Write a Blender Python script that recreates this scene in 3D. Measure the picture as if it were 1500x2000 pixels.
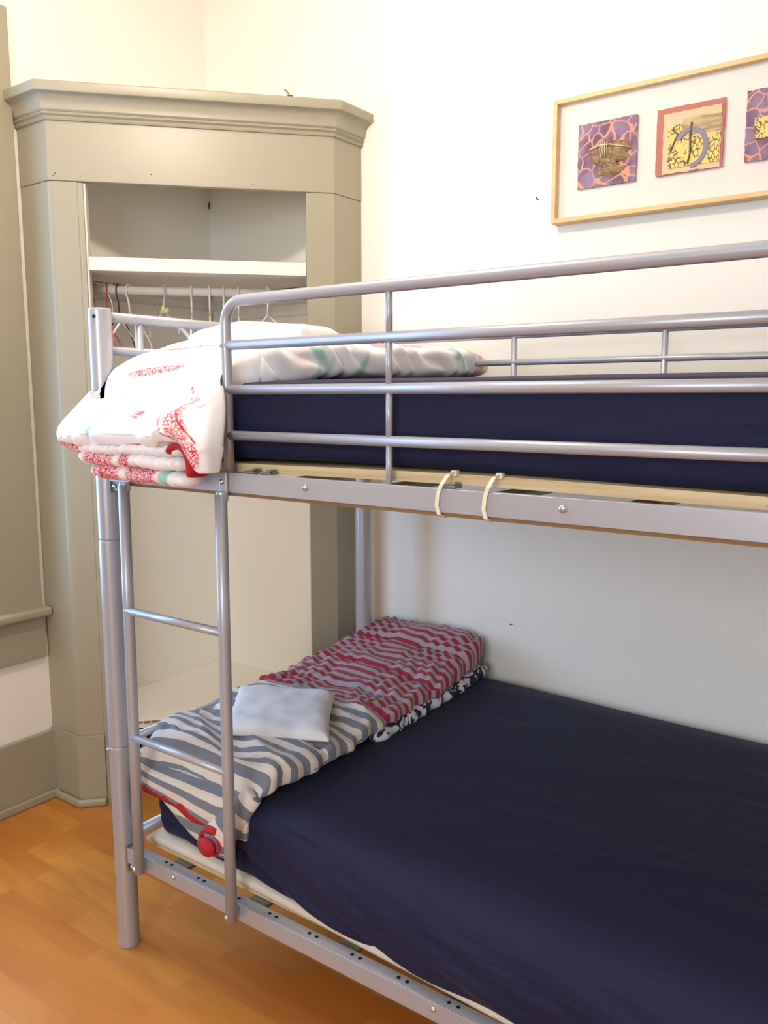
import bpy, bmesh, math, random
from mathutils import Vector, Matrix, noise
random.seed(7)
R = math.radians
scene = bpy.context.scene
col = scene.collection
for o in list(bpy.data.objects): bpy.data.objects.remove(o)

# ------------------------------------------------------------------ camera
yaw, pitch, roll, F = R(36.11), R(7.92), R(-.1), 1625.0
fwd = Vector((-math.sin(yaw)*math.cos(pitch), math.cos(yaw)*math.cos(pitch), -math.sin(pitch)))
rt = Vector((math.cos(yaw), math.sin(yaw), 0)); up = rt.cross(fwd)
r2 = rt*math.cos(roll)+up*math.sin(roll); u2 = up*math.cos(roll)-rt*math.sin(roll)
cam = bpy.data.cameras.new('camera'); cam.sensor_fit = 'VERTICAL'; cam.sensor_height = 36
cam.lens = 36*F/2000; cam.clip_start = .02
co = bpy.data.objects.new('camera', cam); col.objects.link(co)
M = Matrix((r2, u2, -fwd)).transposed().to_4x4(); M.translation = Vector((2.60, -2.385, 1.40))
co.matrix_world = M
scene.camera = co
# ------------------------------------------------------------------ world, lights, exposure
w = bpy.data.worlds.new('world'); scene.world = w; w.use_nodes = True
bg = w.node_tree.nodes['Background']; bg.inputs[0].default_value = (.62, .78, 1, 1); bg.inputs[1].default_value = .6
def area(name, loc, rot, sx, sy, power, color):
    l = bpy.data.lights.new(name, 'AREA'); l.shape = 'RECTANGLE'; l.size = sx; l.size_y = sy
    l.energy = power; l.color = color
    o = bpy.data.objects.new(name, l); o.location = loc; o.rotation_euler = rot; col.objects.link(o); return o
WINDOW_POWER, LAMP_L = 38, 210
area('window_daylight', (-.22, -1.46, 1.58), (0, R(-90), 0), 1.7, .96, WINDOW_POWER, (.34, .58, 1.0))
area('front_fill', (2.9, -5.15, 1.75), (R(90), 0, 0), 1.5, 1.6, 68, (.84, .96, 1.10))  # added fill light behind the camera; the front wall has no window
vs = scene.view_settings
scene.display_settings.display_device = 'sRGB'
vs.view_transform = 'Standard'; vs.look = 'None'; vs.gamma = 1; vs.use_curve_mapping = False
vs.exposure = 0.22

# ------------------------------------------------------------------ materials
def srgb(r, g, b):
    f = lambda c: (c/255/12.92) if c/255 <= .04045 else ((c/255+.055)/1.055)**2.4
    return (f(r), f(g), f(b), 1)
class NT:
    def __init__(s, name):
        s.m = bpy.data.materials.new(name); s.m.use_nodes = True
        s.t = s.m.node_tree; s.b = s.t.nodes['Principled BSDF']
    def n(s, typ, ins=None, **kw):
        nd = s.t.nodes.new(typ)
        for k, v in kw.items(): setattr(nd, k, v)
        for k, v in (ins or {}).items():
            s.set(nd.inputs[k], v)
        return nd
    def set(s, inp, v):
        if isinstance(v, bpy.types.NodeSocket): s.t.links.new(v, inp)
        elif isinstance(v, bpy.types.Node): s.t.links.new(v.outputs[0], inp)
        else: inp.default_value = v
    def math(s, op, a, b=0.0, c=0.0, clamp=False):
        nd = s.t.nodes.new('ShaderNodeMath'); nd.operation = op; nd.use_clamp = clamp
        s.set(nd.inputs[0], a); s.set(nd.inputs[1], b)
        if len(nd.inputs) > 2: s.set(nd.inputs[2], c)
        return nd.outputs[0]
    def mix(s, f, a, b):
        nd = s.t.nodes.new('ShaderNodeMix'); nd.data_type = 'RGBA'
        s.set(nd.inputs[0], f); s.set(nd.inputs[6], a); s.set(nd.inputs[7], b)
        return nd.outputs[2]
    def ramp(s, f, stops, interp='LINEAR'):
        nd = s.t.nodes.new('ShaderNodeValToRGB'); nd.color_ramp.interpolation = interp
        e = nd.color_ramp.elements
        while len(e) < len(stops): e.new(.5)
        for q, (p, c) in zip(e, stops): q.position = p; q.color = c
        s.set(nd.inputs[0], f); return nd.outputs[0]
    def obj(s): return s.t.nodes.new('ShaderNodeTexCoord').outputs['Object']
    def gen(s, scale, vec=None, detail=3, rough=.5, dist=0):
        nd = s.n('ShaderNodeTexNoise', {'Scale': scale, 'Detail': detail, 'Roughness': rough, 'Distortion': dist})
        s.set(nd.inputs['Vector'], vec if vec is not None else s.obj()); return nd.outputs['Fac']
    def stretch(s, vec, sc):
        nd = s.n('ShaderNodeMapping'); s.set(nd.inputs['Vector'], vec); nd.inputs['Scale'].default_value = sc; return nd.outputs[0]
    def bump(s, h, strength=.3, dist=.002):
        nd = s.n('ShaderNodeBump', {'Strength': strength, 'Distance': dist}); s.set(nd.inputs['Height'], h)
        s.set(s.b.inputs['Normal'], nd.outputs[0])
    def P(s, **kw):
        for k, v in kw.items(): s.set(s.b.inputs[k.replace('_', ' ')], v)
        return s
MAT = {}
def simple(name, c, rough=.6, metal=0, bump=None, var=0, **kw):
    t = NT(name); base = c
    if var:
        base = t.mix(t.gen(6, detail=4), tuple(x*(1-var) for x in c[:3])+(1,), tuple(min(1, x*(1+var)) for x in c[:3])+(1,))
    t.P(Base_Color=base, Roughness=rough, Metallic=metal, **kw)
    if bump: t.bump(t.gen(bump[0], detail=3), bump[1], bump[2])
    MAT[name] = t.m; return t.m
def attr(t, name):
    return t.n('ShaderNodeAttribute', attribute_name=name).outputs['Fac']

simple('wall_paint', srgb(245, 239, 226), .75, bump=(45, .25, .002), var=.01)
simple('ceiling_paint', srgb(242, 238, 228), .9)
simple('greige_paint', srgb(163, 154, 129), .38, bump=(30, .2, .0015), var=.02)
simple('white_paint', srgb(238, 230, 214), .45, bump=(30, .15, .001))
simple('raw_edge', srgb(140, 106, 70), .8, bump=(80, .5, .003), var=.4)
simple('silver_metal', srgb(178, 178, 184), .36, metal=.35, bump=(120, .04, .0005), var=.03)
simple('steel_bright', srgb(215, 215, 218), .2, metal=.95)
simple('zinc_plate', srgb(138, 142, 136), .42, metal=.6, var=.08, bump=(60, .1, .001))
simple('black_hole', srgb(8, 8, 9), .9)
simple('bed_white', srgb(240, 238, 235), .85, bump=(260, .12, .0008))
simple('towel_white', srgb(226, 224, 222), .9, bump=(90, .2, .001))
simple('mattress_base', srgb(222, 208, 190), .9, bump=(200, .2, .001))
simple('red_cloth', srgb(178, 26, 32), .8, bump=(120, .2, .001), var=.1)
simple('zip_plastic', srgb(236, 226, 198), .4)
simple('hanger_white', srgb(244, 238, 226), .35)
simple('hanger_clear', srgb(226, 220, 208), .2, Alpha=.55)
simple('hanger_red', srgb(196, 70, 62), .4)
simple('hanger_dark', srgb(90, 30, 24), .4)
simple('hanger_yellow', srgb(226, 222, 20), .5)
simple('dry_leaf', srgb(196, 142, 38), .7, var=.3)
simple('leaf_dark', srgb(96, 64, 24), .7)
simple('mat_board', srgb(232, 224, 210), .85)
simple('twine', srgb(226, 212, 170), .8)
simple('nail_dark', srgb(60, 54, 48), .6)
simple('plastic_cap', srgb(70, 70, 74), .5)
simple('brass', srgb(190, 160, 90), .3, metal=.9)
t = NT('lamp_glass'); t.P(Base_Color=(1, .9, .75, 1), Emission_Color=(1.12, .97, .82, 1), Emission_Strength=LAMP_L); MAT['lamp_glass'] = t.m
t = NT('window_glass')
t.P(Base_Color=(1, 1, 1, 1), Roughness=.02)
tr = t.n('ShaderNodeBsdfTransparent'); gl = t.n('ShaderNodeBsdfGlossy', {'Roughness': .02})
mx = t.n('ShaderNodeMixShader', {0: .06}); t.t.links.new(tr.outputs[0], mx.inputs[1]); t.t.links.new(gl.outputs[0], mx.inputs[2])
t.t.links.new(mx.outputs[0], t.t.nodes['Material Output'].inputs[0]); MAT['window_glass'] = t.m

# maple frame wood
t = NT('maple'); v = t.stretch(t.obj(), (3, 40, 40)); g = t.gen(1.5, v, 5, .6)
t.P(Base_Color=t.ramp(g, [(.3, srgb(226, 178, 118)), (.7, srgb(238, 198, 142))]), Roughness=.45); MAT['maple'] = t.m
# pine slab / plywood
t = NT('pine'); v = t.stretch(t.obj(), (1.2, 30, 30)); g = t.gen(3, v, 5, .6); k = t.gen(9, t.stretch(t.obj(), (1, 2.5, 2.5)), 2)
c = t.ramp(g, [(.3, srgb(206, 172, 122)), (.7, srgb(232, 208, 164))])
kn = t.ramp(k, [(.68, (0, 0, 0, 1)), (.73, (1, 1, 1, 1))])
t.P(Base_Color=t.mix(kn, c, srgb(84, 54, 30)), Roughness=.7); t.bump(g, .2, .001); MAT['pine'] = t.m
# floor laminate
t = NT('laminate'); o_ = t.obj()
nd = t.n('ShaderNodeTexBrick', {'Scale': 1.0, 'Mortar Size': .0006, 'Mortar Smooth': .1, 'Bias': 0.0, 'Brick Width': .43, 'Row Height': .068,
     'Color1': (0, 0, 0, 1), 'Color2': (1, 1, 1, 1), 'Mortar': (.5, .5, .5, 1)}, offset=.37, offset_frequency=2)
t.set(nd.inputs['Vector'], o_)
g = t.gen(2.2, t.stretch(o_, (1.4, 9, 1)), 6, .62, .6); g2 = t.gen(3.0, o_, 3)
c1 = t.ramp(nd.outputs['Color'], [(0, srgb(194, 120, 48)), (.4, srgb(204, 134, 54)), (.8, srgb(211, 145, 61)), (1, srgb(196, 118, 49))])
c2 = t.mix(t.ramp(g, [(.42, (0, 0, 0, 1)), (.8, (.8, .8, .8, 1))]), c1, srgb(178, 104, 46))
c3 = t.mix(t.math('MULTIPLY', nd.outputs['Fac'], .3), c2, srgb(140, 80, 40))
t.P(Base_Color=c3, Roughness=t.math('MULTIPLY_ADD', g2, .12, .30)); t.bump(g, .05, .0005); MAT['laminate'] = t.m
# navy sheet
def navy(name, strength):
    t = NT(name); o_ = t.obj()
    fold = t.gen(2.2, t.stretch(o_, (1, 2.2, 5)), 3, .5, 1.2); weave = t.gen(420, o_, 1)
    t.P(Base_Color=t.mix(t.gen(3, o_), srgb(28, 29, 57), srgb(33, 33, 63)), Specular_IOR_Level=.2, Roughness=.72, Sheen_Weight=.03, Sheen_Roughness=.5)
    h = t.math('ADD', t.math('MULTIPLY', fold, 1.0), t.math('MULTIPLY', weave, .02)); t.bump(h, strength, .02); MAT[name] = t.m
navy('navy_sheet', .55)

# striped duvet: attribute s = length along the duvet, zone = red or grey
t = NT('striped_duvet'); s_ = attr(t, 's'); wv = t.gen(26, t.obj(), 2)
s2 = t.math('ADD', s_, t.math('MULTIPLY_ADD', wv, .006, -.003))
zone = t.math('GREATER_THAN', attr(t, 'red'), .5)
per = t.math('MULTIPLY_ADD', zone, -.018, .048)
fr = t.math('FRACT', t.math('DIVIDE', s2, per)); st = t.math('GREATER_THAN', fr, .5)
grey = t.mix(st, srgb(222, 208, 194), srgb(118, 120, 128)); red = t.mix(st, srgb(168, 152, 158), srgb(158, 22, 44))
t.P(Base_Color=t.mix(zone, grey, red), Roughness=.85, Sheen_Weight=.2); t.bump(t.gen(300, t.obj(), 1), .15, .001); MAT['striped_duvet'] = t.m
t = NT('zebra_lining'); fr = t.gen(7, t.stretch(t.obj(), (7, 3, 2)), 1, .5, 1.5)
t.P(Base_Color=t.ramp(fr, [(.48, srgb(24, 26, 52)), (.52, srgb(206, 206, 210))]), Roughness=.85); MAT['zebra_lining'] = t.m
# white comforter with red line work, teal and pink leaves (attributes hold where each print lies)
t = NT('printed_comforter'); o_ = t.obj()
vo = t.n('ShaderNodeTexVoronoi', {'Scale': 150.0}, feature='DISTANCE_TO_EDGE'); t.set(vo.inputs['Vector'], o_)
line = t.math('LESS_THAN', vo.outputs[0], .09)
base = t.mix(t.math('MULTIPLY', attr(t, 'pink'), .45), srgb(248, 244, 242), srgb(244, 190, 196))
base = t.mix(t.math('MULTIPLY', attr(t, 'teal'), .85), base, srgb(150, 204, 188))
base = t.mix(t.math('MULTIPLY', attr(t, 'redp'), .50), base, srgb(246, 176, 170))
redm = t.math('MULTIPLY', line, attr(t, 'redp'))
base = t.mix(redm, base, srgb(206, 42, 72)); base = t.mix(attr(t, 'solid'), base, srgb(204, 40, 66))
t.P(Base_Color=base, Roughness=.85, Sheen_Weight=.1); t.bump(t.gen(12, o_, 3, .5, .5), .25, .01); MAT['printed_comforter'] = t.m
# artworks
t = NT('batik_purple'); o_ = t.obj(); dis = t.n('ShaderNodeTexNoise', {'Scale': 9.0, 'Detail': 2.0}); t.set(dis.inputs['Vector'], o_)
add = t.n('ShaderNodeVectorMath', operation='MULTIPLY_ADD'); t.set(add.inputs[0], dis.outputs['Color']); add.inputs[1].default_value = (.10, .10, .10); t.set(add.inputs[2], o_)
vo = t.n('ShaderNodeTexVoronoi', {'Scale': 25.0}, feature='DISTANCE_TO_EDGE'); t.set(vo.inputs['Vector'], add.outputs[0])
purple = t.ramp(t.gen(20, o_, 3), [(.35, srgb(116, 80, 98)), (.65, srgb(150, 122, 146))])
t.P(Base_Color=t.mix(t.ramp(vo.outputs[0], [(.03, (1, 1, 1, 1)), (.06, (0, 0, 0, 1))]), purple, srgb(212, 154, 126)), Roughness=.8); MAT['batik_purple'] = t.m
t = NT('bark_brown'); g = t.gen(70, t.stretch(t.obj(), (1, 1, 2)), 5, .7)
t.P(Base_Color=t.ramp(g, [(.3, srgb(88, 60, 36)), (.55, srgb(168, 136, 98)), (.75, srgb(206, 182, 130))]), Roughness=.95); t.bump(g, .9, .004); MAT['bark_brown'] = t.m
simple('brick_red_paper', srgb(188, 116, 98), .85, var=.08, bump=(120, .3, .001))
simple('peach_paper', srgb(232, 192, 152), .85, var=.06, bump=(120, .4, .001))
t = NT('crinkled_yellow'); vo = t.n('ShaderNodeTexVoronoi', {'Scale': 110.0}, feature='DISTANCE_TO_EDGE'); t.set(vo.inputs['Vector'], t.stretch(t.obj(), (1, 1, .6)))
g = t.gen(30, t.obj(), 3); ln = t.math('MULTIPLY', t.math('LESS_THAN', vo.outputs[0], .08), t.math('GREATER_THAN', g, .48))
t.P(Base_Color=t.mix(ln, srgb(232, 204, 118), srgb(120, 92, 52)), Roughness=.8); MAT['crinkled_yellow'] = t.m
t = NT('tan_grain'); g = t.gen(22, t.stretch(t.obj(), (1, 1, 5)), 4, .6)
t.P(Base_Color=t.ramp(g, [(.35, srgb(158, 134, 96)), (.6, srgb(206, 178, 134))]), Roughness=.85); MAT['tan_grain'] = t.m
simple('slate_ink', srgb(142, 132, 148), .8, var=.1)
simple('sepia_ink', srgb(112, 92, 74), .8, var=.2)

# ------------------------------------------------------------------ mesh helpers
def link(name, verts, faces, mat, parent=None, smooth=False, bevel=0, attrs=None, segs=2):
    me = bpy.data.meshes.new(name); me.from_pydata([tuple(v) for v in verts], [], faces); me.validate()
    if attrs:
        for k, vals in attrs.items():
            a = me.attributes.new(k, 'FLOAT', 'POINT'); a.data.foreach_set('value', vals)
    bm = bmesh.new(); bm.from_mesh(me); bmesh.ops.recalc_face_normals(bm, faces=bm.faces); bm.to_mesh(me); bm.free()
    me.materials.append(MAT[mat] if isinstance(mat, str) else mat)
    o = bpy.data.objects.new(name, me); col.objects.link(o)
    if smooth: me.polygons.foreach_set('use_smooth', [True]*len(me.polygons))
    if bevel:
        md = o.modifiers.new('bevel', 'BEVEL'); md.width = bevel; md.segments = segs; md.limit_method = 'ANGLE'; md.angle_limit = R(40)
        me.polygons.foreach_set('use_smooth', [True]*len(me.polygons))
        w = o.modifiers.new('wn', 'WEIGHTED_NORMAL')
    if parent: o.parent = parent
    return o
class MB:
    def __init__(s): s.v = []; s.f = []
    def add(s, V, Fc):
        k = len(s.v); s.v += [Vector(v) for v in V]; s.f += [tuple(i+k for i in f) for f in Fc]; return s
    def box(s, a, b):
        (x0, y0, z0), (x1, y1, z1) = a, b
        return s.add([(x0, y0, z0), (x1, y0, z0), (x1, y1, z0), (x0, y1, z0), (x0, y0, z1), (x1, y0, z1), (x1, y1, z1), (x0, y1, z1)],
              [(0, 3, 2, 1), (4, 5, 6, 7), (0, 1, 5, 4), (1, 2, 6, 5), (2, 3, 7, 6), (3, 0, 4, 7)])
    def prism(s, pts, z0, z1):            # polygon in plan extruded up
        n = len(pts); V = [(p[0], p[1], z0) for p in pts]+[(p[0], p[1], z1) for p in pts]
        return s.add(V, [tuple(range(n))[::-1], tuple(range(n, 2*n))]+[(i, (i+1) % n, n+(i+1) % n, n+i) for i in range(n)])
    def tube(s, pts, r, n=12, cap=True, r2=None):
        pts = [Vector(p) for p in pts]; rings = []; m = len(pts)
        d = (pts[1]-pts[0]).normalized(); nrm = d.orthogonal().normalized()
        for i, p in enumerate(pts):
            a = pts[max(i-1, 0)]; b = pts[min(i+1, m-1)]; d = (b-a).normalized()
            nrm = (nrm - d*nrm.dot(d)).normalized(); bn = d.cross(nrm)
            rr = r[i] if isinstance(r, (list, tuple)) else r
            rings.append([p + nrm*rr*math.cos(2*math.pi*k/n) + bn*rr*math.sin(2*math.pi*k/n) for k in range(n)])
        V = [q for g in rings for q in g]
        Fc = [(i*n+k, i*n+(k+1) % n, (i+1)*n+(k+1) % n, (i+1)*n+k) for i in range(m-1) for k in range(n)]
        if cap: Fc += [tuple(range(n))[::-1], tuple(range((m-1)*n, m*n))]
        return s.add(V, Fc)
    def ball(s, c, rx, ry, rz, n=12, m=8):
        V = []; c = Vector(c)
        for i in range(m+1):
            a = math.pi*i/m
            for k in range(n):
                b = 2*math.pi*k/n; V.append(c+Vector((rx*math.sin(a)*math.cos(b), ry*math.sin(a)*math.sin(b), rz*math.cos(a))))
        return s.add(V, [(i*n+k, i*n+(k+1) % n, (i+1)*n+(k+1) % n, (i+1)*n+k) for i in range(m) for k in range(n)])
    def out(s, name, mat, parent=None, **kw): return link(name, s.v, s.f, mat, parent, **kw)
def tag(o, label, cat, group=None):
    o['label'] = label; o['category'] = cat
    if group: o['group'] = group
    return o
def thing(name, label, cat, loc=(0, 0, 0), group=None):
    o = bpy.data.objects.new(name, None); o.empty_display_size = .05; col.objects.link(o); o.location = loc
    return tag(o, label, cat, group)
def under(t, *objs):                       # parent world-built parts under a thing placed at its base
    for o in objs:
        o.parent = t; o.matrix_parent_inverse = Matrix.Translation(-Vector(t.location))
def struct(o): o['kind'] = 'structure'; return o
def lerp(a, b, t): return a+(b-a)*t
def interp(x, tab):
    if x <= tab[0][0]: return tab[0][1]
    for (a, va), (b, vb) in zip(tab, tab[1:]):
        if x <= b:
            k = (x-a)/(b-a); k = k*k*(3-2*k) if False else k
            return va+(vb-va)*k if not isinstance(va, tuple) else tuple(p+(q-p)*k for p, q in zip(va, vb))
    return tab[-1][1]
def N(x, y, z, s=1.0): return noise.noise(Vector((x*s, y*s, z*s)))

# ------------------------------------------------------------------ the room
XR, YF, H = 5.6, -5.2, 2.95
struct(link('floor', [(-.15, YF-.15, 0), (XR+.15, YF-.15, 0), (XR+.15, .15, 0), (-.15, .15, 0), (-.15, YF-.15, -.1), (XR+.15, YF-.15, -.1), (XR+.15, .15, -.1), (-.15, .15, -.1)],
     [(0, 1, 2, 3), (7, 6, 5, 4), (0, 4, 5, 1), (1, 5, 6, 2), (2, 6, 7, 3), (3, 7, 4, 0)], 'laminate'))
struct(MB().box((-.12, YF-.12, H), (XR+.12, .12, H+.1)).out('ceiling', 'ceiling_paint'))
struct(MB().box((-.12, 0, 0), (XR+.12, .12, H)).out('wall_back', 'wall_paint'))
struct(MB().box((XR, YF, 0), (XR+.12, 0, H)).out('wall_right', 'wall_paint'))
struct(MB().box((-.12, YF-.12, 0), (XR+.12, YF, H)).out('wall_front', 'wall_paint'))
WY0, WY1, WZ0, WZ1 = -1.96, -.990, .70, 2.46
struct(MB().box((-.12, YF, 0), (0, WY0, H)).box((-.12, WY1, 0), (0, 0, H)).box((-.12, WY0, 0), (0, WY1, WZ0)).box((-.12, WY0, WZ1), (0, WY1, H)).out('wall_left', 'wall_paint'))
# window in the left wall
win = bpy.data.objects.new('window_1', None); col.objects.link(win); win.location = (0, -1.46, .7); struct(win)
cs = MB().box((0, WY1, WZ0-.01), (.022, -.833, 2.60)).box((0, WY0-.13, WZ0-.01), (.022, WY0, 2.60)).box((0, WY0, WZ1), (.022, WY1, 2.60)).out('casing', 'greige_paint', bevel=.003)
st = MB().box((-.10, WY0-.16, .659), (.052, -.812, .692)).out('window_stool', 'greige_paint', bevel=.010)
ap = MB().box((0, WY0-.14, .512), (.020, -.825, .659)).out('apron', 'greige_paint', bevel=.003)
sf = MB()
for a, b in ((WY0, WY0+.05), (WY1-.05, WY1)): sf.box((-.08, a, WZ0-.008), (-.045, b, WZ1))
for a, b in ((WZ0-.008, WZ0+.07), (1.56, 1.61), (WZ1-.05, WZ1)): sf.box((-.078, WY0, a), (-.047, WY1, b))
sf = sf.out('sash', 'greige_paint', bevel=.003)
gp = MB().box((-.064, WY0+.04, WZ0+.06), (-.060, WY1-.04, WZ1-.04)).out('pane', 'window_glass')
under(win, cs, st, ap, sf, gp)
# baseboards
def baseboard(name, segs_):
    m = MB()
    for a, b in segs_: m.box(a, b)
    return struct(m.out(name, 'greige_paint', bevel=.006))
baseboard('baseboard_left', [((0, YF, 0), (.018, -.812, .244)), ((.018, YF, 0), (.034, -.812, .030))])
baseboard('baseboard_back', [((.79, -.018, 0), (XR, 0, .244)), ((.79, -.034, 0), (XR, -.018, .030))])
baseboard('baseboard_right', [((XR-.018, YF, 0), (XR, -.034, .244))])
baseboard('baseboard_front', [((.034, YF, 0), (XR-.018, YF+.018, .244))])

# ------------------------------------------------------------------ corner closet
A = Vector((.16, -.81, 0)); B = Vector((.752, -.163, 0)); D = (B-A).normalized(); NO = Vector((D.y, -D.x, 0))   # outward normal
def onD(s, out=0.0): p = A+D*s+NO*out; return (p.x, p.y)
LD = (B-A).length; SL, SR = .083, LD-.075
closet = thing('corner_closet', 'greige painted built-in closet across the room corner with an open front', 'closet', (.2, -.2, 0))
def octo(off):                 # plan line of the closet front offset outward
    a = (0.0, A.y-off); tA = off*(1-NO.x*0+NO.y)/D.x if False else 0
    # intersection of y=A.y-off with the diagonal offset line
    def isect_y(y): s = (y-(A.y+NO.y*off))/D.y; return (A.x+NO.x*off+D.x*s, y)
    def isect_x(x): s = (x-(A.x+NO.x*off))/D.x; return (x, A.y+NO.y*off+D.y*s)
    return [a, isect_y(A.y-off), isect_x(B.x+.013+off), (B.x+.013+off, 0.0)]
def ring_prism(o_in, o_out, z0, z1, m):
    a = octo(o_out); b = octo(o_in)
    for i in range(3): m.prism([a[i], a[i+1], b[i+1], b[i]], z0, z1)
def band(name, o_in, o_out, z0, z1, mat='greige_paint', bev=.0):
    a = octo(o_out); b = octo(o_in); V = []; Fc = []
    for z in (z0, z1): V += [(p[0], p[1], z) for p in a]+[(p[0], p[1], z) for p in b]
    for i in range(3):
        Fc += [(i, i+1, 8+i+1, 8+i), (4+i+1, 4+i, 12+i, 12+i+1), (8+i, 8+i+1, 12+i+1, 12+i), (i+1, i, 4+i, 4+i+1)]
    Fc += [(0, 8, 12, 4), (3, 7, 15, 11)]
    return link(name, V, Fc, mat, bevel=bev)
frieze = band('frieze', -.02, .002, 2.069, 2.30, bev=.003)
# crown: swept profile of (offset, height)
prof = [(.0, 2.247), (.008, 2.247), (.011, 2.252), (.008, 2.258), (.010, 2.260), (.016, 2.263), (.013, 2.270), (.018, 2.273)]
for i in range(9):
    a = i/8*math.pi/2; prof.append((.020+.026*(1-math.cos(a)), 2.276+.040*math.sin(a)))
prof += [(.052, 2.318), (.054, 2.322), (.054, 2.344), (.050, 2.348), (-.02, 2.348), (-.02, 2.247)]
V = []; Fc = []; n = len(prof)
for off, z in prof: V += [(p[0], p[1], z) for p in octo(off)]
for i in range(n):
    j = (i+1) % n
    for k in range(3): Fc.append((i*4+k, i*4+k+1, j*4+k+1, j*4+k))
Fc += [tuple(i*4 for i in range(n)), tuple(i*4+3 for i in range(n))]
crown = link('crown_molding', V, Fc, 'greige_paint')
for p in crown.data.polygons: p.use_smooth = p.index < 3*16 and len(p.vertices) == 4
crown.data.set_sharp_from_angle(angle=R(28)) if hasattr(crown.data, 'set_sharp_from_angle') else None
roof = MB().prism([octo(-.02)[0], octo(-.02)[1], octo(-.02)[2], octo(-.02)[3], (0, 0)], 2.30, 2.32).out('top_panel', 'white_paint')
def rounded_corner(P0, P1, P2, r, k=6):
    P0, P1, P2 = Vector(P0), Vector(P1), Vector(P2); a = (P0-P1).normalized(); b = (P2-P1).normalized()
    h = math.acos(a.dot(b))/2; L = r/math.tan(h); c = P1+(a+b).normalized()*(r/math.sin(h)); q0 = P1+a*L; q1 = P1+b*L; out = []
    for i in range(k+1):
        d = (q0-c).lerp(q1-c, i/k).normalized()*r; out.append(tuple(c+d))
    return out
def stile_l(z0, z1, off, name, mat='greige_paint', r=.03):
    o3 = octo(off); e = onD(SL+.0, off)
    pts = [(0.0, o3[0][1])]+rounded_corner(o3[0], o3[1], e, r)+[e, onD(SL, -.022), (octo(-.022)[1]), octo(-.022)[0]]
    return MB().prism([tuple(p)[:2] for p in pts], z0, z1).out(name, mat, bevel=.0015)
def stile_r(z0, z1, off, name, mat='greige_paint', r=.006):
    o3 = octo(off); e = onD(SR, off)
    pts = [e]+rounded_corner(e, o3[2], o3[3], r)+[o3[3], octo(-.022)[3], octo(-.022)[2], onD(SR, -.022)]
    return MB().prism([tuple(p)[:2] for p in pts], z0, z1).out(name, mat, bevel=.0015)
sl = stile_l(.25, 2.068, 0, 'stile'); sr = stile_r(.25, 2.068, 0, 'stile', r=.004)
bl = stile_l(.0, .25, .006, 'plinth'); br = stile_r(0, .25, .006, 'plinth', r=.004)
o3 = octo(.006); q3 = octo(.024); e0 = onD(SL, .006); e1 = onD(SL, .024)
sh1 = MB().prism([o3[0], q3[0], q3[1], e1, e0, o3[1]], 0, .028).out('shoe_molding', 'greige_paint', bevel=.008)
e0 = onD(SR, .006); e1 = onD(SR, .024)
sh2 = MB().prism([e0, e1, q3[2], q3[3], o3[3], o3[2]], 0, .028).out('shoe_molding', 'greige_paint', bevel=.008)
jl = MB().prism([onD(SL, .0), onD(SL+.017, .0), onD(SL+.017, -.06), onD(SL, -.06)], 0.0, 2.066).out('door_jamb', 'greige_paint', bevel=.001)
jw = MB().prism([onD(SL+.0175, -.008), onD(SL+.023, -.008), onD(SL+.023, -.07), onD(SL+.0175, -.07)], 0.262, 2.066).out('jamb_edge', 'white_paint')
def tri(z0, z1, back, name, mat, e=.0):
    # shelf reaching from the opening back to both walls
    p0 = onD(SL+.02, -back); p1 = onD(SR+.005, -back)
    q0 = onD(SL+.024, -.026); q1 = onD(SR-.001, -.026)
    return MB().prism([(.001, A.y+.03), (q0[0]-.10, A.y+.03), q0, onD(SL+.024, -back), onD(SR-.001, -back), q1, (B.x-.024, q1[1]+.08), (B.x-.024, -.001), (.001, -.001)], z0, z1).out(name, mat, bevel=.0015)
shelf = tri(1.800, 1.843, .004, 'shelf', 'white_paint')
plat = tri(.258, .283, .012, 'floor_panel', 'white_paint')
RB = .13
def rodp(s, z=1.755): p = onD(s, -RB); return (p[0], p[1], z)
sA = -(Vector(onD(0, -RB)).x)/D.x+.004; sB = (-Vector(onD(0, -RB)).y)/D.y-.004
rod = MB().tube([rodp(sA), rodp(sB)], .0145, 16).out('hanging_rod', 'white_paint', smooth=True)
cl1 = MB().box((.001, -.75, 1.70), (.02, -.02, 1.74)).box((.022, -.02, 1.70), (.72, -.001, 1.74)).out('cleat', 'white_paint', bevel=.002)
cl2 = MB().box((.001, -.72, 1.775), (.02, -.02, 1.798)).box((.022, -.02, 1.775), (.66, -.001, 1.798)).out('cleat', 'white_paint', bevel=.002)
re = MB()
for i in range(26):
    s0 = SL+.03+i*(SR-SL-.06)/26; h = random.uniform(.001, .006)
    re.prism([onD(s0, -.0115), onD(s0+.0216, -.0115), onD(s0+.0216, -.008), onD(s0, -.008)], .279-h, .2835)
re = re.out('chipped_edge', 'raw_edge')
void = MB().prism([onD(SL+.02, -.10), onD(SR, -.10), onD(SR, -.11), onD(SL+.02, -.11)], 0, .255).out('gap_shade_panel', 'black_hole')  # black sheet stands in for shade in the open gap under the floor panel
nds = []
for s_, z_ in ((.004, 2.083), (.085, 2.085), (.30, 2.10), (.62, 2.085), (.01, 2.09)):
    p = onD(s_+.01, .0022); nds.append(MB().ball((p[0], p[1], z_), .0018, .0018, .0018, 8, 6).out('nail_head', 'nail_dark'))
hk = MB().tube([(.004, -.004, 2.155), (.02, -.02, 2.158), (.024, -.024, 2.150), (.016, -.016, 2.138)], .003, 8).out('hook', 'nail_dark', smooth=True)
under(closet, frieze, crown, roof, sl, sr, bl, br, sh1, sh2, jl, jw, shelf, plat, rod, cl1, cl2, re, void, hk, *nds)

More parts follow.
